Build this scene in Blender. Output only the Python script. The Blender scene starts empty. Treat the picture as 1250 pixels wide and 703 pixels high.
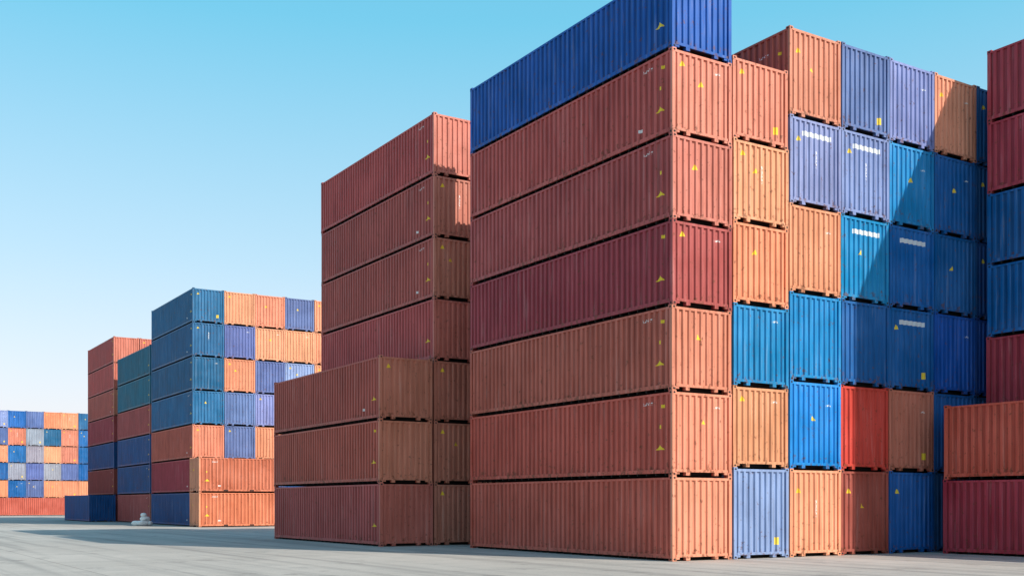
import bpy, math, random
from mathutils import Vector
random.seed(11)
scene=bpy.context.scene
scene.view_settings.view_transform='Standard'
scene.view_settings.look='None'
scene.view_settings.exposure=0

# ---------------- node helper ----------------
class N:
    def __init__(s,nt): s.nt=nt; s.n=nt.nodes; s.l=nt.links
    def new(s,t,**k):
        nd=s.n.new(t)
        for a,b in k.items(): setattr(nd,a,b)
        return nd
    def put(s,sock,v):
        if isinstance(v,bpy.types.NodeSocket): s.l.new(v,sock)
        else: sock.default_value=v
    def m(s,op,a,b=0.0,c=None,clamp=False):
        nd=s.new('ShaderNodeMath',operation=op); nd.use_clamp=clamp
        s.put(nd.inputs[0],a); s.put(nd.inputs[1],b)
        if c is not None: s.put(nd.inputs[2],c)
        return nd.outputs[0]
    def gt(s,a,b): return s.m('GREATER_THAN',a,b)
    def lt(s,a,b): return s.m('LESS_THAN',a,b)
    def mul(s,*a):
        r=a[0]
        for x in a[1:]: r=s.m('MULTIPLY',r,x)
        return r
    def between(s,v,a,b): return s.mul(s.gt(v,a),s.lt(v,b))
    def noise(s,vec,scale,detail=3,rough=.5):
        nd=s.new('ShaderNodeTexNoise'); s.l.new(vec,nd.inputs['Vector'])
        nd.inputs['Scale'].default_value=scale; nd.inputs['Detail'].default_value=detail
        nd.inputs['Roughness'].default_value=rough
        return nd.outputs[0]
    def vmul(s,vec,v):
        nd=s.new('ShaderNodeVectorMath',operation='MULTIPLY'); s.l.new(vec,nd.inputs[0]); s.put(nd.inputs[1],v); return nd.outputs[0]
    def vadd(s,vec,v):
        nd=s.new('ShaderNodeVectorMath',operation='ADD'); s.l.new(vec,nd.inputs[0]); s.put(nd.inputs[1],v); return nd.outputs[0]
    def mix(s,f,a,b,mode='MIX'):
        nd=s.new('ShaderNodeMix',data_type='RGBA',blend_type=mode); nd.clamp_factor=True
        s.put(nd.inputs[0],f); s.put(nd.inputs[6],a); s.put(nd.inputs[7],b); return nd.outputs[2]
    def mr(s,v,a,b,c=0.,d=1.):
        nd=s.new('ShaderNodeMapRange'); s.put(nd.inputs[0],v)
        for i,x in zip((1,2,3,4),(a,b,c,d)): nd.inputs[i].default_value=x
        return nd.outputs[0]

def mat(name):
    m=bpy.data.materials.new(name); m.use_nodes=True
    k=N(m.node_tree); b=m.node_tree.nodes['Principled BSDF']
    return m,k,b

# ---------------- container paint ----------------
def paint():
    m,k,b=mat('container_paint')
    tc=k.new('ShaderNodeTexCoord'); oi=k.new('ShaderNodeObjectInfo')
    P=tc.outputs['Object']; col=oi.outputs['Color']; rnd=oi.outputs['Random']; al=oi.outputs['Alpha']
    sx=k.new('ShaderNodeSeparateXYZ'); k.l.new(P,sx.inputs[0]); x,y,z=sx.outputs
    sc=k.new('ShaderNodeSeparateColor'); k.l.new(col,sc.inputs[0]); red=sc.outputs[0]; grn=sc.outputs[1]; blu=sc.outputs[2]
    off=k.new('ShaderNodeCombineXYZ')
    for i,f in enumerate((91.,57.,33.)): k.put(off.inputs[i],k.mul(rnd,f))
    Q=k.vadd(P,off.outputs[0])
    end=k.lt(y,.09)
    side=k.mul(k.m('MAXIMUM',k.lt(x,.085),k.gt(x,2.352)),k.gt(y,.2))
    fade=k.mr(k.noise(Q,.55,2,.55),.32,.68)
    c=k.mix(fade,k.mix(1.,col,(.82,.79,.79,1),'MULTIPLY'),k.mix(.03,col,(.8,.75,.70,1)))
    # reddish paint bleached to orange; sunlit brightness of the end panel painted in
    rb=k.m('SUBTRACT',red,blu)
    lit_oxide=k.mul(end,k.m('MULTIPLY',rb,1.9,clamp=True),k.mr(grn,.02,.12,.35,1.),k.mr(rnd,0,1,.17,.30))
    c=k.mix(lit_oxide,c,(.98,.66,.40,1))
    # side corrugation valleys darkened: recess shade painted into the colour
    val_shade=k.mul(side,k.between(x,.04,2.398))
    c=k.mix(k.mul(val_shade,.60),c,k.mix(1.,c,(.50,.46,.46,1),'MULTIPLY'))
    stn=k.noise(k.vmul(Q,(7,7,.45)),1.,3,.6)
    c=k.mix(k.mul(k.mr(stn,.48,.72),.50),c,k.mix(1.,c,(.42,.37,.36,1),'MULTIPLY'))
    c=k.mix(k.mul(k.mr(stn,.42,.30),.08),c,(.75,.70,.64,1))
    # broader darker sooty patches
    low=k.mr(z,.0,.55,1.,0.)
    rn=k.noise(Q,6.5,4,.65)
    r1=k.mr(k.m('ADD',rn,k.mul(low,.12)),.61,.70)
    c=k.mix(k.mul(r1,.7),c,(.13,.05,.025,1))
    # decals
    yellow=(.85,.60,.03,1); white=(.78,.78,.76,1)
    def tri(u,u0,z0,h,w):
        t=k.m('SUBTRACT',z0+h,z)
        return k.mul(k.lt(k.m('ABSOLUTE',k.m('SUBTRACT',u,u0)),k.mul(t,w/h)),k.gt(z,z0))
    r_a=k.m('FRACT',k.mul(rnd,7.13)); r_b=k.m('FRACT',k.mul(rnd,17.7)); r_c=k.m('FRACT',k.mul(rnd,29.3))
    e1=k.mul(end,tri(x,k.m('ADD',.80,k.mul(r_a,.5)),1.60,.17,.10),k.gt(r_b,.65))
    e2=k.mul(end,tri(x,.42,2.10,.17,.09),k.gt(r_c,.5))
    s1=k.mul(side,tri(y,.62,.80,.17,.19),k.gt(r_c,.2))
    s2=k.mul(side,k.between(y,.54,.62),k.between(z,1.45,1.56),k.gt(r_b,.5))
    s3=k.mul(side,k.between(y,.42,.54),k.between(z,2.08,2.18),k.gt(r_a,.4))
    lab=k.mul(end,k.between(x,1.83,2.00),k.between(z,.42,.66),k.lt(r_b,.14))
    lettr=k.gt(k.noise(P,26,0,.5),.50)
    ymask=e1
    for q in (e2,s1,s2,s3,lab): ymask=k.m('MAXIMUM',ymask,q)
    c=k.mix(k.mul(ymask,.9),c,yellow)
    t1=k.mul(end,k.between(x,1.68,1.95),k.between(z,2.10,2.17),lettr,k.gt(r_a,.6))
    t2=k.mul(side,k.between(y,1.0,1.4),k.between(z,2.20,2.29),lettr,k.gt(r_b,.55))
    t3=k.mul(side,k.between(y,1.45,1.65),k.between(z,.42,.52),k.gt(r_c,.6))
    t4=k.mul(end,k.between(x,1.2,1.27),k.between(z,1.3,1.9),lettr,k.gt(r_c,.8))
    strip=k.mul(end,k.between(x,.62,1.95),k.between(z,2.30,2.46),k.between(al,.4,.6))
    wm=strip
    for q in (t1,t2,t3,t4): wm=k.m('MAXIMUM',wm,q)
    c=k.mix(k.mul(wm,.8),c,white)
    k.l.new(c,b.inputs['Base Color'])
    k.put(b.inputs['Roughness'],k.mr(fade,0,1,.42,.60))
    b.inputs['Specular IOR Level'].default_value=.20
    bmp=k.new('ShaderNodeBump'); bmp.inputs['Strength'].default_value=.45; bmp.inputs['Distance'].default_value=.05
    k.l.new(k.noise(Q,1.6,0,.5),bmp.inputs['Height']); k.l.new(bmp.outputs[0],b.inputs['Normal'])
    return m
PAINT=paint()
def plain(name,c,r=.7,metal=0.):
    m,k,b=mat(name)
    tc=k.new('ShaderNodeTexCoord'); n=k.noise(tc.outputs['Object'],7.,2)
    cc=k.mix(n,tuple(v*.7 for v in c)+(1,),tuple(min(1,v*1.3) for v in c)+(1,))
    k.l.new(cc,b.inputs['Base Color']); b.inputs['Roughness'].default_value=r; b.inputs['Metallic'].default_value=metal
    return m
DARK=plain('underside_dark',(.012,.011,.011),.9)
STEEL=plain('locking_bar_steel',(.30,.29,.28),.5,.4)

# ---------------- container mesh ----------------
class MB:
    def __init__(s): s.v=[];s.f=[];s.m=[]
    def quad(s,pts,mt=0):
        i=len(s.v); s.v+=pts; s.f.append(tuple(range(i,i+len(pts)))); s.m.append(mt)
    def box(s,x0,x1,y0,y1,z0,z1,mt=0):
        i=len(s.v)
        s.v+=[(x0,y0,z0),(x1,y0,z0),(x1,y1,z0),(x0,y1,z0),(x0,y0,z1),(x1,y0,z1),(x1,y1,z1),(x0,y1,z1)]
        for f in ((0,3,2,1),(4,5,6,7),(0,1,5,4),(1,2,6,5),(2,3,7,6),(3,0,4,7)):
            s.f.append(tuple(i+j for j in f)); s.m.append(mt)
def prof(a,b,n,rf,sl,outd,ind):
    p=(b-a)/n; pts=[(a,ind)]
    vf=(1-rf-2*sl)
    for i in range(n):
        o=a+i*p
        pts+=[(o+vf/2*p,ind),(o+(vf/2+sl)*p,outd),(o+(vf/2+sl+rf)*p,outd),(o+(vf/2+2*sl+rf)*p,ind)]
    pts.append((b,ind)); return pts
def container_mesh(name,L,H,W=2.438):
    b=MB()
    for sx in (0,1):
        for sy in (0,1):
            for sz in (0,1):
                x0=0 if not sx else W-.162; y0=0 if not sy else L-.178; z0=0 if not sz else H-.118
                b.box(x0,x0+.162,y0,y0+.178,z0,z0+.118,0)
                cx=x0+.081; cy=y0+.089; cz=z0+.059
                def oval(f):
                    return [f(.045*math.cos(t),.030*math.sin(t)) for t in [i*math.pi/5 for i in range(10)]]
                yy=-.002 if not sy else L+.002
                b.quad(oval(lambda u,w:(cx+u,yy,cz+w)),1)
                xx=-.002 if not sx else W+.002
                b.quad(oval(lambda u,w:(xx,cy+u,cz+w)),1)
    for x0,x1 in ((.005,.125),(W-.125,W-.005)):
        for y0,y1 in ((.006,.15),(L-.15,L-.006)):
            b.box(x0,x1,y0,y1,.118,H-.118)
    # side walls
    n=max(4,round((L-.3)/.279))
    P=prof(.15,L-.15,n,.32,.13,.012,.060)
    for (ya,da),(yb,db) in zip(P,P[1:]):
        b.quad([(db,yb,.20),(da,ya,.20),(da,ya,H-.12),(db,yb,H-.12)])
        b.quad([(W-da,ya,.20),(W-db,yb,.20),(W-db,yb,H-.12),(W-da,ya,H-.12)])
    for sx in (0,1):
        f=(lambda a,c:(a,c)) if not sx else (lambda a,c:(W-c,W-a))
        x0,x1=f(.008,.07); b.box(x0,x1,.178,L-.178,H-.12,H-.05)
        x0,x1=f(.008,.065); b.box(x0,x1,.178,L-.178,.08,.20)
        for yc in (L/2-1.0,L/2+1.0):
            xx=.006 if not sx else W-.006
            if L<7: b.quad([(xx,yc-.17,.09),(xx,yc+.17,.09),(xx,yc+.17,.18),(xx,yc-.17,.18)],1)
    # front end wall
    P=prof(.125,W-.125,9,.34,.13,.012,.066)
    for (xa,da),(xb,db) in zip(P,P[1:]):
        b.quad([(xa,da,.20),(xb,db,.20),(xb,db,H-.13),(xa,da,H-.13)])
    b.box(.162,W-.162,.008,.07,H-.13,H-.05)
    b.box(.162,W-.162,.010,.070,.115,.20)
    for xa,xb in ((.56,.72),(W-.72,W-.56)):
        b.box(xa,xb,.012,.16,.015,.115)
    b.box(.162,.30,.02,.10,.05,.115); b.box(W-.30,W-.162,.02,.10,.05,.115)
    # rear doors
    yd=L-.05
    for xa,xb in ((.13,W/2-.006),(W/2+.006,W-.13)):
        b.box(xa,xb,yd-.03,yd,.20,H-.13)
        for fz in (.30,1.1,1.9):
            if fz<H-.4: b.box(xa+.08,xb-.08,yd,yd+.012,fz,fz+.5)
        for xr in (xa+.22,xb-.22):
            b.box(xr-.017,xr+.017,yd+.014,yd+.046,.12,H-.06,2)
            for zz in (.4,1.2,2.0): b.box(xr-.05,xr+.05,yd+.010,yd+.05,zz,zz+.06,2)
            b.box(xr-.02,xr+.30,yd+.03,yd+.055,1.02,1.06,2)
    b.box(.162,W-.162,L-.09,L-.006,H-.13,H-.02); b.box(.162,W-.162,L-.09,L-.006,.016,.20)
    # roof
    n=round(L/.42); P=prof(.07,L-.07,n,.3,.2,0,.02)
    for (ya,da),(yb,db) in zip(P,P[1:]):
        b.quad([(.07,ya,H-.06-da),(W-.07,ya,H-.06-da),(W-.07,yb,H-.06-db),(.07,yb,H-.06-db)])
    # floor + cross members
    b.quad([(.068,.072,.18),(.068,L-.092,.18),(W-.068,L-.092,.18),(W-.068,.072,.18)],1)
    yy=.4
    while yy<L-.4:
        b.box(.075,W-.075,yy,yy+.05,.012,.175,1); yy+=.45
    me=bpy.data.meshes.new(name); me.from_pydata(b.v,[],b.f)
    for mt in (PAINT,DARK,STEEL): me.materials.append(mt)
    for p,mi in zip(me.polygons,b.m): p.material_index=mi
    me.update(); return me
HS,HC=2.591,2.896
M40=container_mesh('container_40ft_standard',12.192,HS)
M40H=container_mesh('container_40ft_high',12.192,HC)
M20=container_mesh('container_20ft',6.058,HS)

C={ 'orange':(.66,.20,.095),'orange2':(.57,.115,.075),'salmon':(.62,.16,.11),'brick':(.53,.096,.085),
    'brown':(.54,.105,.075),'maroon':(.43,.043,.066),'dmaroon':(.28,.035,.03),'red':(.62,.008,.012),
    'blue':(.003,.135,.42),'sky':(.006,.25,.60),'royal':(.002,.095,.43),'purple':(.11,.18,.42),'lpurple':(.22,.30,.56),
    'navy':(.004,.085,.26),'steel':(.010,.14,.32),'teal':(.006,.17,.28),'pale':(.33,.36,.45),'cyan':(.03,.36,.48)}
def add(me,x,y,z,color,alpha=1.,rot=0.):
    o=bpy.data.objects.new('shipping_container',me); scene.collection.objects.link(o)
    o.location=(x,y,z); o.rotation_euler=(0,0,rot)
    j=random.uniform(.88,1.08)
    o.color=tuple(min(1,v*j*random.uniform(.92,1.08)) for v in C[color])+(alpha,)
    return o
def column(x,y,cols,jit=.03):
    """cols bottom->top; '^name' = high cube, '*name' = white strip"""
    z=.004
    for c in cols:
        me=M40;h=HS;a=1.
        while c[0] in '^*':
            if c[0]=='^': me=M40H;h=HC
            else: a=.5
            c=c[1:]
        add(me,x+random.uniform(-.012,.012),y+random.uniform(-jit,jit),z,c,a)
        z+=h+.003
def rc(n,pal=('orange','orange','orange2','brick','salmon','purple','blue','steel','purple','maroon')):
    return [random.choice(pal) for _ in range(n)]

Y=25.55
column(21.90,Y,['orange2','orange2','orange2','maroon','brick','brick','royal'])
column(24.42,Y+.03,['^lpurple','orange','sky','orange','orange','salmon'])
column(26.93,Y+.03,['^orange','^sky','^sky','^orange','^*lpurple','^orange2'])
column(29.40,Y+.03,['^dmaroon','^red','^blue','^*sky','^*lpurple','^purple'])
column(31.87,Y+.03,['^blue','^brown','^*blue','^*blue','^sky','^lpurple'])
column(34.34,Y+.03,['^navy','^blue','^royal','^blue','^blue','^salmon'])
column(36.81,Y+.05,['^navy','^blue','^royal','^royal','^blue','^blue'])
for i in range(3): column(39.28+2.47*i,Y,['^'+c for c in rc(6)])
column(21.90,40.75,['brick','brown','brown','brick','brick','brick','brick'])
column(19.36,40.70,['brick','brown','brown'])
for i in range(5): column(24.40+2.48*i,40.75+random.uniform(-.1,.1),rc(7 if i<3 else 6))
column(33.50,12.42,['maroon','orange2'])
column(35.97,12.42,['brick','maroon','maroon','blue','blue','maroon','maroon'])
for i in range(3): column(38.45+2.47*i,12.42,rc(7))
D=[['navy','maroon','orange2','steel','steel','steel','steel'],
   ['orange','orange','purple','purple','orange','purple','orange'],
   ['orange','purple','orange','lpurple','purple','orange','orange2'],
   ['orange','blue','orange','orange','lpurple','orange','purple'],
   ['brick','orange','purple','orange','orange','orange','orange'],
   rc(7),rc(7),rc(7)]
for i,c in enumerate(D): column(24.2+2.46*i,83.7,c)
for r in range(2): add(M20,23.9,83.50,.004+r*(HS+.003),'orange',rot=-math.pi/2)
column(24.55,97.75,['brick','navy','navy','brick','teal','teal'])
for i in range(4): column(27.05+2.46*i,97.8,rc(6+(i%2)))
column(24.7,112.2,['maroon','dmaroon','navy','maroon','brown','brick','brick'])
for i in range(3): column(27.2+2.46*i,112.2,['brick']+rc(5)+['brick'])
column(22.0,110.2,['navy'])
pal=('orange','orange','orange','purple','purple','lpurple','steel','pale','salmon','blue','salmon','sky')  # paler mix for the far block: distance haze put into the paint colours
for i in range(24): column(-8+2.47*i,178+random.uniform(-.1,.1),rc(6,pal))
for i in range(3): add(M40,18.9-12.4*i,174.5,.004,'orange2',rot=-math.pi/2)

# --- ground
def ground():
    m,k,b=mat('concrete_yard')
    tc=k.new('ShaderNodeTexCoord'); P=tc.outputs['Object']
    n1=k.mr(k.noise(P,.07,3,.55),.3,.7); n2=k.mr(k.noise(P,.9,4,.6),.3,.7); n3=k.noise(P,14,3,.6)
    c=k.mix(n1,(.40,.36,.315,1),(.55,.50,.445,1))
    c=k.mix(k.mul(n2,.40),c,(.28,.26,.24,1))
    c=k.mix(k.mul(k.mr(n3,.35,.75),.35),c,(.64,.60,.55,1))
    br=k.new('ShaderNodeTexBrick'); br.offset=0.; k.l.new(P,br.inputs['Vector'])
    br.inputs['Scale'].default_value=1.; br.inputs['Brick Width'].default_value=6.; br.inputs['Row Height'].default_value=5.
    br.inputs['Mortar Size'].default_value=.02; br.inputs['Color1'].default_value=(.93,.93,.93,1); br.inputs['Color2'].default_value=(1.0,1.0,1.0,1)
    br.inputs['Mortar'].default_value=(.55,.54,.53,1); br.inputs['Bias'].default_value=0.
    c=k.mix(1.,c,br.outputs[0],'MULTIPLY')
    def marks(ang,sc,lo):
        rot=k.new('ShaderNodeMapping'); rot.inputs['Rotation'].default_value=(0,0,math.radians(ang)); rot.inputs['Scale'].default_value=sc
        k.l.new(P,rot.inputs[0]); return k.mr(k.noise(rot.outputs[0],1.,2,.5),lo,lo+.12)
    c=k.mix(k.mul(k.m('MAXIMUM',marks(20,(1.6,.03,1),.53),marks(70,(1.1,.025,1),.54)),.38),c,(.17,.16,.15,1))
    oil=k.mr(k.noise(P,.55,5,.7),.58,.68); c=k.mix(k.mul(oil,.55),c,(.13,.12,.11,1))
    k.l.new(c,b.inputs['Base Color']); b.inputs['Roughness'].default_value=.85; b.inputs['Specular IOR Level'].default_value=.25
    bp=k.new('ShaderNodeBump'); bp.inputs['Strength'].default_value=.5; bp.inputs['Distance'].default_value=.02
    k.l.new(n3,bp.inputs['Height']); k.l.new(bp.outputs[0],b.inputs['Normal'])
    me=bpy.data.meshes.new('ground'); S=2500
    me.from_pydata([(-S,-S,0),(S,-S,0),(S,S,0),(-S,S,0)],[],[(0,1,2,3)]); me.materials.append(m)
    o=bpy.data.objects.new('ground',me); scene.collection.objects.link(o)
ground()

import bmesh
def sacks():
    m=plain('white_sack_cloth',(.75,.75,.73),.9)
    bm=bmesh.new()
    from mathutils import noise as mn, Matrix
    for (x,y,z,a,r,h) in ((0,0,.20,.2,.38,.22),(.5,.2,.19,1.1,.34,.2),(.2,.1,.55,.6,.33,.19),(-.4,.3,.2,2.,.33,.2),(.1,.15,.85,1.3,.27,.16)):
        g=bmesh.ops.create_icosphere(bm,subdivisions=3,radius=1)
        M=Matrix.Translation((x,y,z))@Matrix.Rotation(a,4,'Z')@Matrix.Diagonal((r*1.25,r*.85,h,1))
        for v in g['verts']:
            q=v.co*1.0; s=1+.16*mn.noise(q*2.3+Vector((x*9,y*5,0)))
            v.co=Vector((math.copysign(abs(q.x)**.7,q.x),math.copysign(abs(q.y)**.7,q.y),math.copysign(abs(q.z)**.8,q.z)))*s
            v.co=M@v.co; v.co.z=max(v.co.z,.003)
    me=bpy.data.meshes.new('sack_pile'); bm.to_mesh(me); bm.free(); me.materials.append(m)
    for p in me.polygons: p.use_smooth=True
    o=bpy.data.objects.new('sack_pile',me); o.location=(21.7,88.6,0); scene.collection.objects.link(o)
sacks()

# --- sun & sky
trav=Vector((-.447,1,-.72)).normalized()
sd=bpy.data.lights.new('sun','SUN'); sd.energy=5.0; sd.angle=math.radians(.5); sd.color=(1,.935,.83)
so=bpy.data.objects.new('sun',sd); so.rotation_euler=trav.to_track_quat('-Z','Y').to_euler(); so.location=(30,-30,40); scene.collection.objects.link(so)
w=bpy.data.worlds.new('World'); scene.world=w; w.use_nodes=True
k=N(w.node_tree); bg=w.node_tree.nodes['Background']; bg.inputs['Strength'].default_value=.12
sk=k.new('ShaderNodeTexSky',sky_type='NISHITA'); sk.sun_disc=False
sk.sun_elevation=math.asin(-trav.z); sk.sun_rotation=math.atan2(-trav.x,-trav.y)
sk.air_density=1.; sk.dust_density=2.5; sk.ozone_density=1.5
tc=k.new('ShaderNodeTexCoord'); s=k.new('ShaderNodeSeparateXYZ'); k.l.new(tc.outputs['Generated'],s.inputs[0])
cr=k.new('ShaderNodeValToRGB'); k.l.new(s.outputs[2],cr.inputs[0]); e=cr.color_ramp.elements
e[0].position=0.; e[0].color=(.66,.62,.67,1); e[1].position=1.; e[1].color=(.03,.20,.40,1)
for p,c in ((.08,(.61,.63,.70,1)),(.21,(.36,.57,.69,1)),(.40,(.09,.48,.66,1))):
    q=e.new(p); q.color=c
scv=k.vmul(cr.outputs[0],(8.33,8.33,8.33))
k.l.new(k.vadd(k.vmul(sk.outputs[0],(.66,.58,.53)),scv),bg.inputs[0])

# --- camera
cd=bpy.data.cameras.new('camera'); cam=bpy.data.objects.new('camera',cd); scene.collection.objects.link(cam)
cam.location=(0,0,1.76); cam.rotation_euler=(math.radians(90),0,math.radians(-32.3))
cd.sensor_width=36; cd.lens=1344/1250*36; cd.shift_y=.21; cd.clip_end=6000
scene.camera=cam
